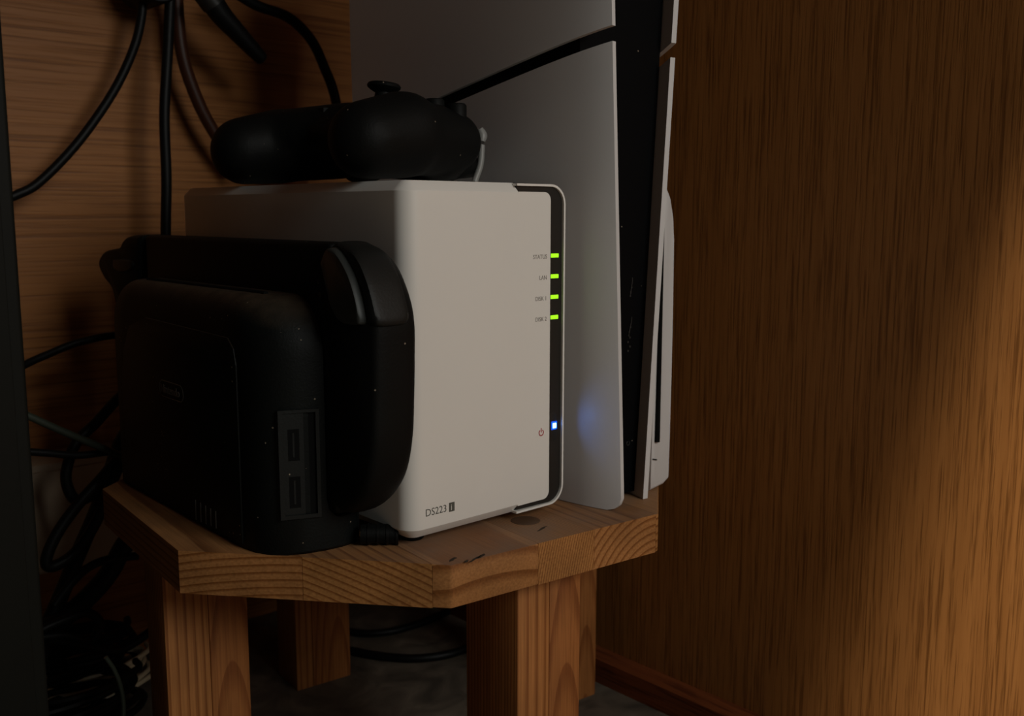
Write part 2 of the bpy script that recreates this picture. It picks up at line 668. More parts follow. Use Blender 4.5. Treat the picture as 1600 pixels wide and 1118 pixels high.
CH, CHZ = .42, .44
rings = [nas_ring(NZ0, CH, x1=6.8), nas_ring(NZ0 + CHZ - .03, .03, x1=6.8), nas_ring(NZ0 + CHZ + .02, 0, x1=6.8),
         nas_ring(NZ1 - CHZ - .02, 0, x1=6.8), nas_ring(NZ1 - CHZ + .03, .03, x1=6.8), nas_ring(NZ1, CH, x1=6.8)]
loft('body', rings, M_WHITE, nas, smooth=18)
# right half of the front cover, a hair lower so that the frame passes over it
pa = []
fx1, fz0, fz1, fr = 9.0, NZ0 + .38, NZ1 - .42, .40
pa.append((6.8, 0, fz0)); pa.append((fx1 - fr, 0, fz0))
for k in range(1, 7):
    a = -math.pi / 2 + k * math.pi / 12
    pa.append((fx1 - fr + fr * math.cos(a), 0, fz0 + fr + fr * math.sin(a)))
for k in range(0, 6):
    a = k * math.pi / 12
    pa.append((fx1 - fr + fr * math.cos(a), 0, fz1 - fr + fr * math.sin(a)))
pa.append((fx1 - fr, 0, fz1)); pa.append((6.8, 0, fz1))
bm = prism_bm([Vector(p) - O for p in pa], (0, .8, 0))
bm_obj('front_cover', bm, M_WHITE, nas)
# recessed dark strip carrying the lights
pa = []
sr = .85
sx1, sz0, sz1 = 9.90, NZ0 + .12, NZ1 - .12
pa += [(6.8, .1, sz0 + .05), (sx1 - sr, .1, sz0)]
for k in range(1, 7):
    a = -math.pi / 2 + k * math.pi / 12
    pa.append((sx1 - sr + sr * math.cos(a), .1, sz0 + sr + sr * math.sin(a)))
for k in range(0, 6):
    a = k * math.pi / 12
    pa.append((sx1 - sr + sr * math.cos(a), .1, sz1 - sr + sr * math.sin(a)))
pa += [(sx1 - sr, .1, sz1), (6.8, .1, sz1 - .05)]
bm_obj('light_strip', prism_bm([Vector(p) - O for p in pa], (0, .6, 0)), M_PANEL, nas)
# thin white frame, also the right side of the shell
path = []
gx1, gz0, gz1, gr = 10.03, NZ0 + .0, NZ1 - .03, .98


def frame_path(d):
    pts = [(6.7, gz0 + d)]
    pts.append((gx1 - gr, gz0 + d))
    for k in range(1, 9):
        a = -math.pi / 2 + k * math.pi / 16
        pts.append((gx1 - gr + (gr - d) * math.cos(a), gz0 + gr + (gr - d) * math.sin(a)))
    for k in range(0, 8):
        a = k * math.pi / 16
        pts.append((gx1 - gr + (gr - d) * math.cos(a), gz1 - gr + (gr - d) * math.sin(a)))
    pts.append((gx1 - gr, gz1 - d))
    pts.append((6.7, gz1 - d))
    return pts


o_, i_ = frame_path(0), frame_path(.11)
n = len(o_)
verts, faces = [], []
for y in (-.02, 22.3):
    verts += [Vector((x, y, z)) - O for x, z in o_] + [Vector((x, y, z)) - O for x, z in i_]
for k in range(n - 1):
    faces += [(k, k + 1, n + k + 1, n + k), (2 * n + k, 2 * n + k + 1, 3 * n + k + 1, 3 * n + k), (k, k + 1, 2 * n + k + 1, 2 * n + k), (n + k, n + k + 1, 3 * n + k + 1, 3 * n + k)]
faces += [(0, n, 3 * n, 2 * n), (n - 1, 2 * n - 1, 4 * n - 1, 3 * n - 1)]
mesh_obj('frame', verts, faces, M_WHITE, nas, smooth=30)
box('inner_chassis', Vector((6.5, .8, NZ0 + .2)) - O, Vector((9.85, 22.2, NZ1 - .2)) - O, M_PANEL, nas)
for x in (1.4, 8.6):
    for y in (1.6, 20.6):
        lathe('foot', [(.5, 0), (.55, .05), (.6, NZ0 + .05)], Vector((x, y, 0)) - O, M_BLACK, nas, seg=16)
RF = (math.pi / 2, 0, 0)
for v, lab in ((13.30, 'STATUS'), (12.26, 'LAN'), (11.22, 'DISK 1'), (10.19, 'DISK 2')):
    box('status_light', Vector((9.13, .06, v - .10)) - O, Vector((9.66, .2, v + .10)) - O, M_GREEN, nas, bev=.015, seg=1)
    text('lettering', lab, Vector((8.76, -.006, v - .13)) - O, .30, M_INK, nas, RF, 'RIGHT', xs=.92)
bt = prism('power_button', [Vector(p) - O for p in [(9.02, .085, 3.75), (9.02, .085, 5.25), (9.48, .085, 5.25), (9.62, .085, 5.1), (9.62, .085, 3.9), (9.48, .085, 3.75)]], (0, .1, 0), M_PANEL, nas, bev=.02)
pl_ = box('power_light', Vector((9.22, .04, 4.36)) - O, Vector((9.62, .2, 4.80)) - O, M_BLUE2, bt, bev=.03, seg=2)
box('power_light_core', Vector((9.29, .02, 4.44)) - O, Vector((9.55, .2, 4.72)) - O, M_BLUE, nas, bev=.03, seg=2)
text('model_lettering', 'DS223', Vector((.95, -.006, 1.50)) - O, .50, M_INK_D, nas, RF, 'LEFT', xs=.95)
jb = box('model_badge', Vector((2.36, -.008, 1.44)) - O, Vector((2.70, .01, 1.88)) - O, M_INK_D, nas)
text('badge_lettering', 'j', Vector((2.47, -.014, 1.58)) - O, .34, M_WHITE, jb, RF, 'LEFT')
arc = []
for k in range(15):
    a = math.radians(125 + k * 290 / 14)
    arc.append(Vector((8.42 + .155 * math.cos(a), -.004, 4.36 + .155 * math.sin(a))) - O)
pw = tube('power_symbol', arc, .028, M_RED, nas, curve=False, sides=6)
tube('power_symbol_bar', [Vector((8.42, -.004, 4.38)) - O, Vector((8.42, -.004, 4.60)) - O], .028, M_RED, pw, curve=False, sides=6)
bl = bpy.data.lights.new('power_light_glow', 'SPOT')
bl.energy = .0022
bl.color = (.10, .30, 1.0)
bl.shadow_soft_size = .0012
bl.spot_size = math.radians(120)
bl.spot_blend = .6
blo = bpy.data.objects.new('power_light_glow', bl)
COL.objects.link(blo)
blo.location = (Vector((9.45, -.12, 4.59)) - O) * S
blo.rotation_euler = Vector((.75, -.7, .05)).to_track_quat('-Z', 'Y').to_euler()
blo.parent = nas

# ------------------------------------------------------------------ upright game console
ps = empty('game_console', (14, 9, 0), 0, 'tall upright game console with white side panels and black core beside the wall', 'game console')
PO = Vector((14, 9, 0))
PH = 35.8


def yfL(z): return -2.45 + .023 * z


def xL(y, z):
    d = max(0.0, y - yfL(z))
    xf = 11.9 - .027 * z
    k = .95 - .012 * z
    return max(xf - k * (1 - math.exp(-d / 2.2)), 10.55)


def xR(y, z):
    d = max(0.0, y + 1.75 - .02 * z)
    xf = 14.86 + .088 * z
    return xf + .9 * (1 - math.exp(-d / 2.2))


def yfR(z): return -1.75 + .02 * z


YB = 19.7


def panel(name, zlo, zhi, xf, yf, th, side, corner=None):
    """curved side plate: grid over (y, z); zlo / zhi are functions of the depth fraction"""
    ny, nz = 26, 22
    front, back = [], []
    for j in range(nz + 1):
        rowf, rowb = [], []
        for i in range(ny + 1):
            s = (i / ny) ** 1.6
            # rounded lower front corner
            z0, z1 = zlo(s), zhi(s)
            t = j / nz
            t = t - .9 * math.sin(2 * math.pi * t) / (2 * math.pi)
            z = z0 + (z1 - z0) * t
            y = yf(z) + (YB - yf(z)) * s
            if corner:
                r = corner
                dy, dz = y - yf(z), z - z0
                if dz < r:
                    ymin = yf(z) + r - math.sqrt(max(0, r * r - (r - dz) ** 2))
                    y = ymin + (YB - ymin) * s
            x = xf(y, z)
            rowf.append(Vector((x, y, z)) - PO)
            rowb.append(Vector((x + th * side, y + .04, z)) - PO)
        front.append(rowf); back.append(rowb)
    verts = [p for r in front for p in r] + [p for r in back for p in r]
    m = ny + 1
    off = m * (nz + 1)
    faces = []
    for j in range(nz):
        for i in range(ny):
            a = j * m + i
            faces.append((a, a + 1, a + m + 1, a + m))
            faces.append((off + a, off + a + m, off + a + m + 1, off + a + 1))
    for j in range(nz):
        faces.append((j * m, (j + 1) * m, off + (j + 1) * m, off + j * m))
        a = j * m + ny
        faces.append((a, off + a, off + a + m, a + m))
    for i in range(ny):
        faces.append((i, off + i, off + i + 1, i + 1))
        a = nz * m + i
        faces.append((a, a + 1, off + a + 1, off + a))
    return mesh_obj(name, verts, faces, M_WHITE2, ps, smooth=40)


# diagonal gap between lower and upper plates: read as heights along the depth
def slit_low(s): return 23.7 - 4.0 * s


def slit_high(s): return slit_low(s) + .74 - .1 * s


panel('side_panel', lambda s: .03, slit_low, xL, yfL, .28, 1, corner=.75)
panel('side_panel', slit_high, lambda s: PH, xL, yfL, .28, 1)


def rslit_low(s): return 23.55 - 8.0 * s


panel('side_panel', lambda s: .03 + .0 * s, rslit_low, xR, yfR, -.34, 1)
panel('side_panel', lambda s: rslit_low(s) + .75, lambda s: PH, xR, yfR, -.34, 1)
# black core
def core_r_y(z): return -.82 + .02 * z


core_r = []
for k in range(12):
    z = .25 + (PH - .5) * k / 11
    yb = YB - .6
    yf = -.35 + .02 * z
    core_r.append([Vector((xL(yf, z) + .25, yf, z)) - PO, Vector((xR(-.8, z) - .32, core_r_y(z), z)) - PO,
                   Vector((xR(yb, z) - .32, yb, z)) - PO, Vector((xL(yb, z) + .25, yb, z)) - PO])
loft('core', core_r, M_BLACK3, ps, smooth=20)
# bulging disc drive cover on the outer side
ring_px = [(1031, 296), (1040, 288), (1047, 306), (1051.5, 335), (1053, 372), (1051.5, 480), (1049, 590), (1046, 690), (1044, 748), (1036, 757), (1022, 764), (1014, 768), (1016, 700), (1021, 560), (1027, 420)]
r0 = [at_y(u, v, -.95) for u, v in ring_px]
cen = sum(r0, Vector()) / len(r0)
rings = []
for y, k in ((-1.0, .93), (-.92, .975), (-.7, 1.0), (4, 1.04), (12, 1.04), (17, .98), (18.2, .8)):
    rings.append([Vector((cen.x + (p.x - cen.x) * k + (.9 * (1 - math.exp(-max(0, y + 1) / 2.2))), y, cen.z + (p.z - cen.z) * (1 - (1 - k) * .35))) - PO for p in r0])
loft('disc_drive_cover', rings, M_WHITE2, ps, smooth=40)
sl0, sl1 = at_y(1035.5, 352, -1.06), at_y(1026.5, 690, -1.06)
tube('disc_slot', [sl0 - PO, sl0.lerp(sl1, .5) - PO, sl1 - PO], lambda t: .10 + .06 * t, M_DARK, ps, sides=8)
e0, e1 = at_y(1020, 717, -1.04), at_y(1026, 718, -1.04)
tube('eject_button', [e0 - PO, e1 - PO], .035, M_PANEL, ps, sides=6, curve=False)
# sockets and their small markings on the dark front
def on_core(u, v):
    y = -.5
    for _ in range(6):
        q = at_y(u, v, y)
        yl = -.35 + .02 * q.z
        xl, xr = xL(yl, q.z) + .25, xR(-.8, q.z) - .32
        t = (q.x - xl) / (xr - xl)
        y = yl + (core_r_y(q.z) - yl) * t
    return at_y(u, v, y - .01)


for (u0, v0, u1, v1) in [(988, 433, 985.5, 462), (987, 495, 983, 524)]:
    a, b_ = on_core(u0, v0), on_core(u1, v1)
    m1 = tube('socket_marking', [a - PO, a.lerp(b_, .25) - PO + Vector((.03, 0, 0)), a.lerp(b_, .5) - PO, b_ - PO + Vector((-.04, 0, 0))], .022, M_MARK, ps, sides=6)
    for t in (.55, .8, 1.0):
        lathe('marking_dot', [(.0, -.02), (.05, -.02), (.05, .02), (0, .02)], a.lerp(b_, t) - PO + Vector((-.04 if t > .6 else .02, 0, 0)), M_MARK, m1, seg=8, axis='y')
for k in range(4):
    lathe('marking_dot', [(.0, -.02), (.06, -.02), (.06, .02), (0, .02)], on_core(984 - (k % 2) * 3, 527 + k * 7) - PO, M_MARK, ps, seg=8, axis='y')
c = on_core(981.5, 692)
arc = []
for k in range(13):
    an = math.radians(120 + k * 300 / 12)
    arc.append(c - PO + Vector((.12 * math.cos(an), 0, .12 * math.sin(an))))
tube('power_mark', arc, .018, M_MARK, ps, curve=False, sides=6)

# ------------------------------------------------------------------ dock of the handheld
dock = empty('console_dock', (-2.8, 11.3, 0), 0, 'black rounded console dock with two side sockets at the left end of the stool', 'dock')
DO = Vector((-2.8, 11.3, 0))
plan = [(-5.33, 7.0), (-5.36, 5.6), (-5.22, 4.6), (-4.88, 3.85), (-4.35, 3.3), (-3.6, 2.92), (-2.7, 2.7), (-1.8, 2.62), (-1.0, 2.72), (-.62, 3.1), (-.52, 4.0),
        (-.30, 10), (-.16, 20.2), (-.3, 21.3), (-.9, 21.9), (-4.0, 21.9), (-4.6, 21.6), (-4.9, 20.9), (-4.96, 19.5), (-5.2, 11)]
DH = 11.75
rings = []
lv = [(0, .985), (.12, 1.0), (8.4, 1.0)]
for z, s in ((0, .985), (.15, 1.0), (3, 1.0), (6, 1.0), (8.0, 1.0), (9.0, 1.0)):
    rings.append([Vector((-2.8 + (x + 2.8) * s, 12.26 + (y - 12.26) * s, z)) - DO for x, y in plan])
for k in range(1, 13):
    a = k / 12 * math.pi / 2
    ry, rx, rz = 2.3, 1.15, DH - 9.0
    z = 9.0 + rz * math.sin(a)
    hy = 9.64 - ry * (1 - math.cos(a))
    zz = max(0, (z - (DH - 2.0)) / 2.0)
    hx = 1 - (rx / 2.4) * (1 - math.sqrt(max(0, 1 - zz * zz)))
    rings.append([Vector((-2.8 + (x + 2.8) * hx + .25 * zz * 0, 12.26 + (y - 12.26) * hy / 9.64, z)) - DO for x, y in plan])
dbody = loft('body', rings, M_BLACK2, dock, smooth=50)
# the slot for the handheld, open at both ends
cs_ = [(-2.62, 20), (-2.62, 2.5), (-2.5, 1.95), (-2.2, 1.6), (-1.9, 1.5), (-1.35, 1.5), (-1.1, 1.75), (-1.0, 2.2), (-1.0, 20)]
ct = prism('slot_cutter', [Vector((x, -4, z)) - DO for x, z in cs_], (0, 30, 0), M_BLACK2, dock)
bmod = dbody.modifiers.new('slot', 'BOOLEAN')
bmod.operation = 'DIFFERENCE'
bmod.solver = 'EXACT'
bmod.object = ct
bpy.context.view_layer.update()
me_ = bpy.data.meshes.new_from_object(dbody.evaluated_get(bpy.context.evaluated_depsgraph_get()))
dbody.modifiers.clear()
dbody.data = me_
bpy.data.objects.remove(ct)
me_.shade_smooth()
me_.set_sharp_from_angle(angle=math.radians(40))
# hinged back cover, slightly proud of the side, with a rounded upper corner


def xdock(y): return -5.36 + max(0, (y - 5.6)) * .0268


cov = [(5.55, .25), (5.55, 8.6), (5.75, 9.35), (6.3, 9.8), (16.0, 9.95), (18.4, 9.3), (19.4, 7.9), (19.9, 6.0), (19.9, .25)]
cv = [Vector((xdock(y) - .07, y, z)) - DO for y, z in cov]
cover = prism('back_cover', cv, (.5, 0, 0), M_BLACK2, dock, bev=.05)
text('embossed_lettering', 'Nintendo', Vector((xdock(13.2) - .075, 14.25, 6.25)) - DO, .62, M_EMBOSS, cover, (math.pi / 2, 0, -math.pi / 2 - .0268), 'LEFT', ext=.012)
# emblem ring around the embossed word
rp = []
for k in range(41):
    a = 2 * math.pi * k / 40
    ca, sa = math.cos(a), math.sin(a)
    yy = 12.95 - (1.08 * (1 if ca > 0 else -1) + .42 * ca if abs(ca) > 1e-6 else 0)
    zz = 6.45 + .42 * sa
    rp.append(Vector((xdock(yy) - .075, yy, zz)) - DO)
tube('emblem_ring', rp, .02, M_EMBOSS, cover, curve=False, sides=5)
for k in range(5):
    u = 304 + 8.3 * k
    p0, p1 = at_x(u, 781 + k * 4.3, -5.36), at_x(u + 1, 812 + k * 3.2, -5.36)
    for q in (p0, p1): q.x = xdock(q.y) - .075
    tube('vent_slot', [p0 - DO, p1 - DO], .035, M_EMBOSS, cover, curve=False, sides=6)
# slot along the top
ts = [at_z(u, v, DH - .06) for u, v in ((228, 441), (280, 446), (345, 455), (408, 466))]
tube('top_slot', [Vector((-3.75, y, DH - .03)) - DO for y in (18.6, 14, 9, 5.6)], .15, M_DARK, dock, sides=8)
# recess with the two sockets, on the rounded end
A = Vector((-4.62, 3.38, 0)); B = Vector((-2.95, 2.66, 0))
dx = (B - A).normalized(); dn = Vector((dx.y, -dx.x, 0))
def dp(s, z, out): return A + dx * s + dn * out + Vector((0, 0, z)) - DO


W_ = (B - A).length
z0, z1 = 1.75, 6.75
fr_o = [dp(0, z0, .06), dp(W_, z0, .06), dp(W_, z1, .06), dp(0, z1, .06)]
bm = bmesh.new()
def quad_box(bm, s0, s1, za, zb, o0, o1):
    vs_ = [bm.verts.new(dp(s, z, o)) for o in (o0, o1) for (s, z) in ((s0, za), (s1, za), (s1, zb), (s0, zb))]
    for f in ((0, 1, 2, 3), (4, 7, 6, 5), (0, 4, 5, 1), (1, 5, 6, 2), (2, 6, 7, 3), (3, 7, 4, 0)):
        bm.faces.new([vs_[i] for i in f])


quad_box(bm, 0, .2, z0, z1, -.3, .12); quad_box(bm, W_ - .16, W_, z0, z1, -.3, .12)
quad_box(bm, .2, W_ - .16, z0, z0 + .18, -.3, .12); quad_box(bm, .2, W_ - .16, z1 - .14, z1, -.3, .12)
sr_ = bm_obj('socket_surround', bm, M_GREYB, dock)
bm = bmesh.new(); quad_box(bm, .2, W_ - .16, z0 + .18, z1 - .14, -.3, -.02)
bm_obj('socket_bed', bm, M_DARK, sr_)
bm = bmesh.new(); quad_box(bm, .2, 1.12, z0 + .18, z1 - .14, -.3, .05)
bm_obj('socket_plate', bm, M_GREYB, sr_)
for zc in (5.15, 2.98):
    bm = bmesh.new()
    quad_box(bm, .42, .92, zc - .72, zc + .72, 0, .06)
    us = bm_obj('usb_socket', bm, M_DARK, dock)
    bm = bmesh.new()
    quad_box(bm, .62, .70, zc - .55, zc + .55, 0, .075)
    bm_obj('socket_tongue', bm, M_GREYB, us)

# ------------------------------------------------------------------ handheld console standing in the dock
hh = empty('handheld_console', (-2.5, 11, 1.2), 0, 'black handheld console with bulky side grips standing in the dock', 'handheld console')
HO = Vector((-2.5, 11, 1.2))


def pillow(name, outline, x0, x1, mat, parent, flat=.55, smooth=60, power=3.0, layers=10, minscale=.72):
    """closed outline of (y, z) inflated between x0 and x1"""
    cy = sum(p[0] for p in outline) / len(outline)
    cz = sum(p[1] for p in outline) / len(outline)
    sp = spline([Vector((0, y, z)) for y, z in outline] + [Vector((0,) + tuple(outline[0]))], 5)[:-1]
    rg = []
    for k in range(layers + 1):
        t = -1 + 2 * k / layers
        t = math.copysign(abs(t) ** .6, t)
        s = minscale + (1 - minscale) * (max(0, 1 - abs(t) ** power)) ** (1 / 2.0)
        x = (x0 + x1) / 2 + t * (x1 - x0) / 2
        rg.append([Vector((x, cy + (p.y - cy) * s, cz + (p.z - cz) * s)) - HO for p in sp])
    return loft(name, rg, mat, parent, smooth)


box('body', Vector((-2.45, 2.2, 1.75)) - HO, Vector((-1.15, 22.0, 14.12)) - HO, M_BLACK, hh, bev=.25, seg=3)
box('screen', Vector((-1.16, 3.0, 2.6)) - HO, Vector((-1.10, 20.4, 13.2)) - HO, M_BLACK3, hh, bev=.04)
near = [(2.3, 14.12), (1.5, 14.1), (.1, 13.6), (-.82, 12.5), (-1.34, 11.2), (-1.36, 9.5), (-1.28, 7.5), (-1.1, 5.3), (-.55, 3.65), (.45, 2.5), (1.6, 1.9), (2.4, 2.1), (2.5, 4.0), (2.5, 8), (2.5, 12)]
grip = pillow('grip', near, -2.6, -.35, M_BLACK, hh, minscale=.86)
fp = [at_x(u, v, -1.8) for u, v in [(240, 366), (216, 368), (205, 384), (180, 391), (171, 408), (180, 430), (194, 450), (203, 490), (212, 530), (222, 560), (234, 500), (238, 420)]]
far = [(p.y, p.z) for p in fp]
pillow('grip', far, -2.6, -.5, M_BLACK, hh, minscale=.9)
# trigger and shoulder button on the near grip
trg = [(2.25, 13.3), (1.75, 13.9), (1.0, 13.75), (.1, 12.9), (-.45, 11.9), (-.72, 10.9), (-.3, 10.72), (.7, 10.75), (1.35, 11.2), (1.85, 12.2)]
tr = pillow('trigger', trg, -2.95, -1.9, M_TRIG_LIT, hh, minscale=.95)
sh = [(1.5, 14.2), (.1, 13.75), (-.85, 12.65), (-1.45, 11.3), (-1.48, 10.75), (-.95, 10.75), (-.6, 12.0), (.1, 13.0), (1.0, 13.85)]
pillow('shoulder_button', sh, -2.62, -.9, M_GREYB, hh, minscale=.9)
trf = [at_x(u, v, -2.4) for u, v in [(183, 405), (200, 404), (214, 408), (213, 420), (196, 425), (184, 418)]]
pillow('trigger', [(p.y, p.z) for p in trf], -2.75, -2.0, M_GREYB, hh, minscale=.8)
# small printed marks and a screw on the back of the console
for (u, v, r) in [(497, 441, .07), (500, 460, .12)]:
    p = at_x(u, v, -2.47)
    lathe('screw', [(0, -.02), (r, -.02), (r, .02), (0, .02)], p - HO, M_PANEL, hh, seg=10, axis='x')

# ------------------------------------------------------------------ game controller on the storage box
gc = empty('game_controller', (4, 9.6, NZ1), 0, 'black game controller lying on top of the white storage box', 'controller')
GO = Vector((4, 9.6, NZ1))
CY = 9.7


def g(x, y, z): return Vector((x, y, z)) - GO


parts = []
for s in (-1, 1):
    # grip, shoulder and outer cheek of each side
    parts.append((g(.70, CY + s * 5.9, 18.75), 1.84, g(3.0, CY + s * 5.6, 19.12), 2.08, (1, 1, 1)))
    parts.append((g(3.0, CY + s * 5.4, 19.08), 2.06, g(6.2, CY + s * 5.0, 18.95), 1.72, (1.05, 1.05, .95)))
    parts.append((g(5.8, CY + s * 4.8, 18.7 + .25 * (s + 1)), 1.72, g(7.2, CY + s * 4.0, 18.4 + .25 * (s + 1)), 1.35, (1, 1, 1)))
    parts.append((g(2.9, CY + s * 5.2, 19.5), 1.9, g(4.8, CY + s * 1.5, 20.0), 1.6, (1, 1, .85)))
parts.append((g(5.0, CY - 4.4, 19.4), 2.3, g(5.0, CY + 4.4, 19.4), 2.3, (1.15, 1, .66)))
parts.append((g(6.4, CY - 4, 18.5), 1.65, g(6.4, CY + .5, 18.9), 1.6, (1.1, 1, 1)))
shell = blob('shell', parts, M_BLACK, gc, voxel=.2, smooth=12, clip=0.02)


def stick(x, y, z):
    t = Matrix.Rotation(math.radians(6), 3, 'Y') @ Matrix.Rotation(math.radians(0), 3, 'X')
    st = lathe('thumbstick', [(.0, -.9), (.55, -.9), (.45, -.3), (.42, -.1), (.7, .05), (.84, .16), (.86, .26), (.78, .36), (.55, .33), (0, .28)], g(x, y, z), M_BLACK, gc, M=t)
    lathe('stick_stem', [(0, -1.0), (1.05, -1.0), (1.0, -.55), (.5, -.45), (0, -.45)], g(x, y, z), M_GREYB, st, M=t)


stick(4.0, 7.0, 21.5)
stick(6.6, 14.1, 20.75)
for (x, y, z) in [(7.0, 5.0, 20.66), (5.6, 4.9, 20.85), (6.3, 4.0, 20.6), (6.3, 6.0, 20.8)]:
    lathe('face_button', [(0, -.7), (.5, -.7), (.5, .12), (.42, .22), (0, .26)], g(x, y, z), M_BLACK, gc, seg=20)
box('cross_pad', g(3.2, 11.4, 20.4), g(5.4, 12.0, 21.0), M_BLACK, gc, bev=.1)
box('cross_pad', g(4.0, 10.6, 20.4), g(4.6, 12.8, 21.0), M_BLACK, gc, bev=.1)
for s in (-1, 1):
    # pale bumper strip around the front shoulder, and the trigger under it
    pts = [g(8.35, CY + s * 5.15, 17.25), g(8.62, CY + s * 5.2, 18.0), g(8.72, CY + s * 5.2, 18.8), g(8.55, CY + s * 5.2, 19.4)]
    pts = [g(7.75, CY + s * 5.35, 17.0), g(8.15, CY + s * 5.35, 17.9), g(8.3, CY + s * 5.3, 18.9)]
    tube('bumper_trim', pts, .17, M_SILVER, gc, sides=8)
    tube('bumper_tab', [g(8.3, CY + s * 5.3, 19.05), g(8.42, CY + s * 5.2, 19.4), g(8.3, CY + s * 5.15, 19.75)], lambda t: .16 + .1 * math.sin(math.pi * t), M_SILVER, gc, sides=8)
    blob('trigger', [(g(7.2, CY + s * 4.7, 17.9), .75, g(8.3, CY + s * 4.5, 17.8), .55, (1, 1.2, 1))], M_BLACK, gc, voxel=.12, smooth=4, clip=.02)

# ------------------------------------------------------------------ things on and behind the stool
pg = empty('cable_plug', (-.1, 1.6, 0), 0, 'small black ribbed cable plug between the dock and the white storage box', 'plug')
q = Vector((-.1, 1.6, 0))
tube('plug_body', [Vector((-1.05, 2.35, .55)) - q, Vector((-.1, 1.65, .52)) - q, Vector((.35, 1.3, .48)) - q], .46, M_BLACK, pg, sides=12)
for k in range(4):
    c = Vector((-.75, 2.13, .54)).lerp(Vector((.3, 1.34, .48)), k / 3)
    d = Vector((.8, -.6, 0)) * .06
    tube('rib', [c - d - q, c + d - q], .50, M_CABLE, pg, sides=12, curve=False)


def cable(name, path, y, r, mat, label, group=None):
    pts = []
    for i, p in enumerate(path):
        yy = y if not isinstance(y, (list, tuple)) else y[0] + (y[1] - y[0]) * i / (len(path) - 1)
        if len(p) == 3: yy = p[2]
        pts.append(at_y(p[0], p[1], yy))
    return tag(tube(name, pts, r, mat), label, 'cable', group)


cable('black_cable', [(223, -25), (221, 25), (208, 78), (176, 145), (122, 222), (62, 284), (22, 306), (-40, 330), (-120, 420), (-170, 620), (-180, 900)], 34, .31, M_CABLE, 'thin black cable sagging across the back wall to the left edge of the picture')
cable('black_cable', [(267, -25), (262, 80), (257, 180), (260, 280), (259, 370), (262, 460)], 33, .36, M_CABLE, 'straight black cable hanging down the back wall behind the white storage box')
cable('brown_cable', [(274, -25), (284, 80), (308, 155), (338, 212), (375, 262)], 34.5, .45, M_CABLE_B, 'reddish brown cable hanging beside the straight black cable on the back wall')
cable('black_cable', [(355, -20), (400, 8), (450, 27), (486, 62), (508, 108), (523, 150), (532, 210), (536, 260)], 32, .38, M_CABLE, 'black cable arching over to the right and down behind the controller')
cable('black_cable', [(-150, 760, 25), (-60, 640, 26), (20, 580, 30), (80, 551), (125, 534), (175, 524), (240, 519)], 31, .25, M_CABLE, 'short black cable entering from the dark case to the middle of the dock')
cable('black_cable', [(-190, 600, 23.9), (-60, 618), (20, 640), (90, 670), (135, 689), (180, 708), (215, 722)], 24, .22, M_CABLE_G, 'thin greenish black cable slanting down towards the stool corner')
cable('black_cable', [(-190, 720, 23.9), (-60, 706), (20, 705), (70, 707), (120, 711), (165, 706), (215, 700)], 25, .22, M_CABLE, 'thin level black cable just under the slanting greenish one')
cable('black_cable', [(225, 590), (185, 622), (150, 660), (120, 690), (106, 725), (104, 755), (120, 782), (150, 770)], 27, .34, M_CABLE, 'black cable bending down in a half loop left of the dock')
cable('black_cable', [(205, 690), (160, 745), (120, 790), (88, 835), (72, 875), (84, 884), (118, 862), (150, 815), (172, 760), (198, 700)], 26, .36, M_CABLE, 'black cable folded into a long narrow loop left of the stool corner')
cable('black_cable', [(225, 640), (190, 690), (172, 740), (150, 800), (120, 870), (95, 930), (72, 985), (60, 1040)], 27.5, .5, M_CABLE, 'thick black cable running down behind the loops to the floor')
cable('black_cable', [(225, 815), (195, 850), (170, 895), (135, 935), (95, 968), (60, 985)], 27, .62, M_CABLE, 'thickest black cable slanting from under the stool seat to the dark case')
cable('black_cable', [(85, 945), (110, 912), (140, 885), (175, 872), (215, 868)], 25, .26, M_CABLE, 'thin black cable arching just under the stool seat corner')
cable('black_cable', [(60, 985), (100, 968), (135, 957), (154, 968), (154, 985), (138, 1000), (100, 992), (60, 996)], 25, .28, M_CABLE, 'small black cable loop above the coils on the floor')
cable('black_cable', [(50, 1000), (100, 1000), (150, 1012), (185, 1015), (215, 1000), (250, 975)], 26, .3, M_CABLE, 'black cable swinging across above the coils to the stool leg')

# plug hanging from the bunch of cables at the top
hp = empty('hanging_plug', at_y(415, 97, 31), 0, 'black plug hanging diagonally from the cable bunch at the top', 'plug')
q = at_y(415, 97, 31)
pp = [at_y(u, v, 31) for u, v in [(325, -8), (345, 22), (372, 52), (396, 78), (413, 96)]]
tube('plug_body', [p - q for p in pp], lambda t: .85 - .40 * t if t < .93 else .48 * math.sqrt(max(.02, 1 - ((t - .93) / .07) ** 2)), M_CABLE, hp, sides=12)
tube('plug_collar', [at_y(316, -16, 31) - q, at_y(334, 8, 31) - q], .85, M_PANEL, hp, curve=False, sides=14)
# adapter the cables come from
ad = empty('cable_adapter', at_y(240, -10, 34), 0, 'round black adapter at the top edge where the cables meet', 'adapter')
q = at_y(240, -10, 34)
c = at_y(232, -28, 34)
lathe('adapter_body', [(0, -2.0), (1.5, -2.0), (1.62, -1.8), (1.62, 1.5), (1.5, 1.7), (0, 1.7)], c - q, M_CABLE, ad, axis='y')
lathe('adapter_cap', [(0, 1.6), (1.2, 1.6), (1.1, 2.0), (0, 2.0)], c - q, M_BLACK, ad, axis='y')

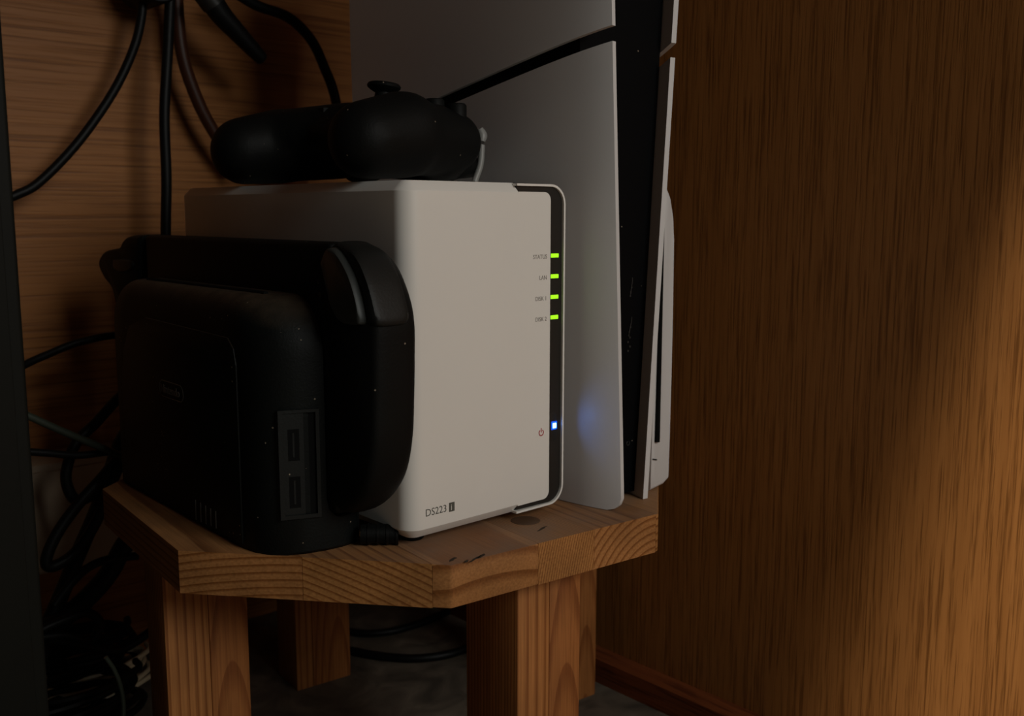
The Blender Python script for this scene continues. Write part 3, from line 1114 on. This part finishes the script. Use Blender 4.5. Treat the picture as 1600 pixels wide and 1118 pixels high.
# pale box low on the back wall
b0, b1 = at_y(52, 716, 33.5), at_y(222, 884, 33.5)
bx = empty('wall_box', ((b0.x + b1.x) / 2, 35, b1.z), 0, 'pale beige box low on the back wall behind the tangled cables', 'box')
q = Vector(((b0.x + b1.x) / 2, 35, b1.z))
zb = at_y(130, 884, 33.5).z
ztp = at_y(130, 715, 33.5).z
box('housing', Vector((b0.x - 1, 33.5, zb)) - q, Vector((b1.x, WY, ztp)) - q, M_BEIGE, bx, bev=.25)
box('lid', Vector((b0.x - .6, 33.3, zb + .5)) - q, Vector((b1.x - .4, 33.6, ztp - .5)) - q, M_BEIGE, bx, bev=.1)

# coils of black cable on the floor at the lower left


def coil(cx, cy, rad, turns, r, seed, label, mat=M_CABLE):
    rnd = random.Random(seed)
    pts = []
    n = turns * 14
    for k in range(n + 1):
        a = 2 * math.pi * k / 14
        rr = rad * (1 + .10 * math.sin(a * .37 + seed)) + rnd.uniform(-.12, .12)
        z = FLOOR + r + .02 + (k / n) * (turns * r * 2.1) + .25 * math.sin(a * .5 + seed) ** 2
        pts.append(Vector((cx + rr * 1.25 * math.cos(a) + .4 * math.sin(a * .21), cy + rr * .8 * math.sin(a), z)))
    return tag(tube('coiled_cable', pts, r, mat, n=4, sides=7), label, 'cable')


def spot(u, v):
    return at_z(u, v, FLOOR)


c = spot(140, 1075)
coil(c.x - .3, c.y + .6, 2.6, 7, .26, 3, 'coil of black cable heaped on the floor left of the stool leg, farther one')
c = spot(150, 1085)
coil(c.x - .2, c.y + .2, 3.0, 6, .17, 11, 'thin pale cable coiled among the black coils on the floor', M_PALE)
c = spot(120, 1140)
coil(c.x, c.y, 3.0, 6, .24, 5, 'coil of black cable on the floor by the dark case, nearer one')
cable('loose_strand', [(165, 1026), (178, 1045), (188, 1070), (193, 1100), (192, 1140)], 16.5, .12, M_CABLE_G, 'thin glinting strand curving down over the cable coils on the floor')

# cable lying on the floor behind the stool
pts = [at_z(u, v, FLOOR + .35) for u, v in [(470, 995), (545, 1015), (600, 1025), (650, 1028), (700, 1022), (740, 1008), (800, 985)]]
tag(tube('floor_cable', pts, .32, M_CABLE), 'black cable curving across the floor between the stool legs', 'cable')
pts = [at_z(u, v, FLOOR + .35) for u, v in [(500, 975), (560, 988), (610, 986), (660, 972), (700, 955)]]
tag(tube('floor_cable', pts, .3, M_CABLE), 'fainter black cable on the floor farther back under the stool', 'cable')

# ------------------------------------------------------------------ dark case at the left edge
e = at_y(40, 559, 6)
cs = empty('equipment_case', (e.x - 9, 14, FLOOR), 0, 'tall dark grey upright case filling the left edge of the picture', 'case')
q = Vector((e.x - 9, 14, FLOOR))
box('housing', Vector((e.x - 18, 6, FLOOR + .4)) - q, Vector((e.x, 24, 33)) - q, M_CASE, cs, bev=.18, seg=3)
box('front_plate', Vector((e.x - 17.6, 5.8, FLOOR + 1)) - q, Vector((e.x - .55, 6.1, 32.5)) - q, M_CASE, cs, bev=.06)
for x in (-16.5, -1.5):
    for y in (8, 22):
        lathe('foot', [(.8, 0), (.9, .1), (.9, .6)], Vector((e.x + x, y, FLOOR)) - q, M_BLACK, cs, seg=16)
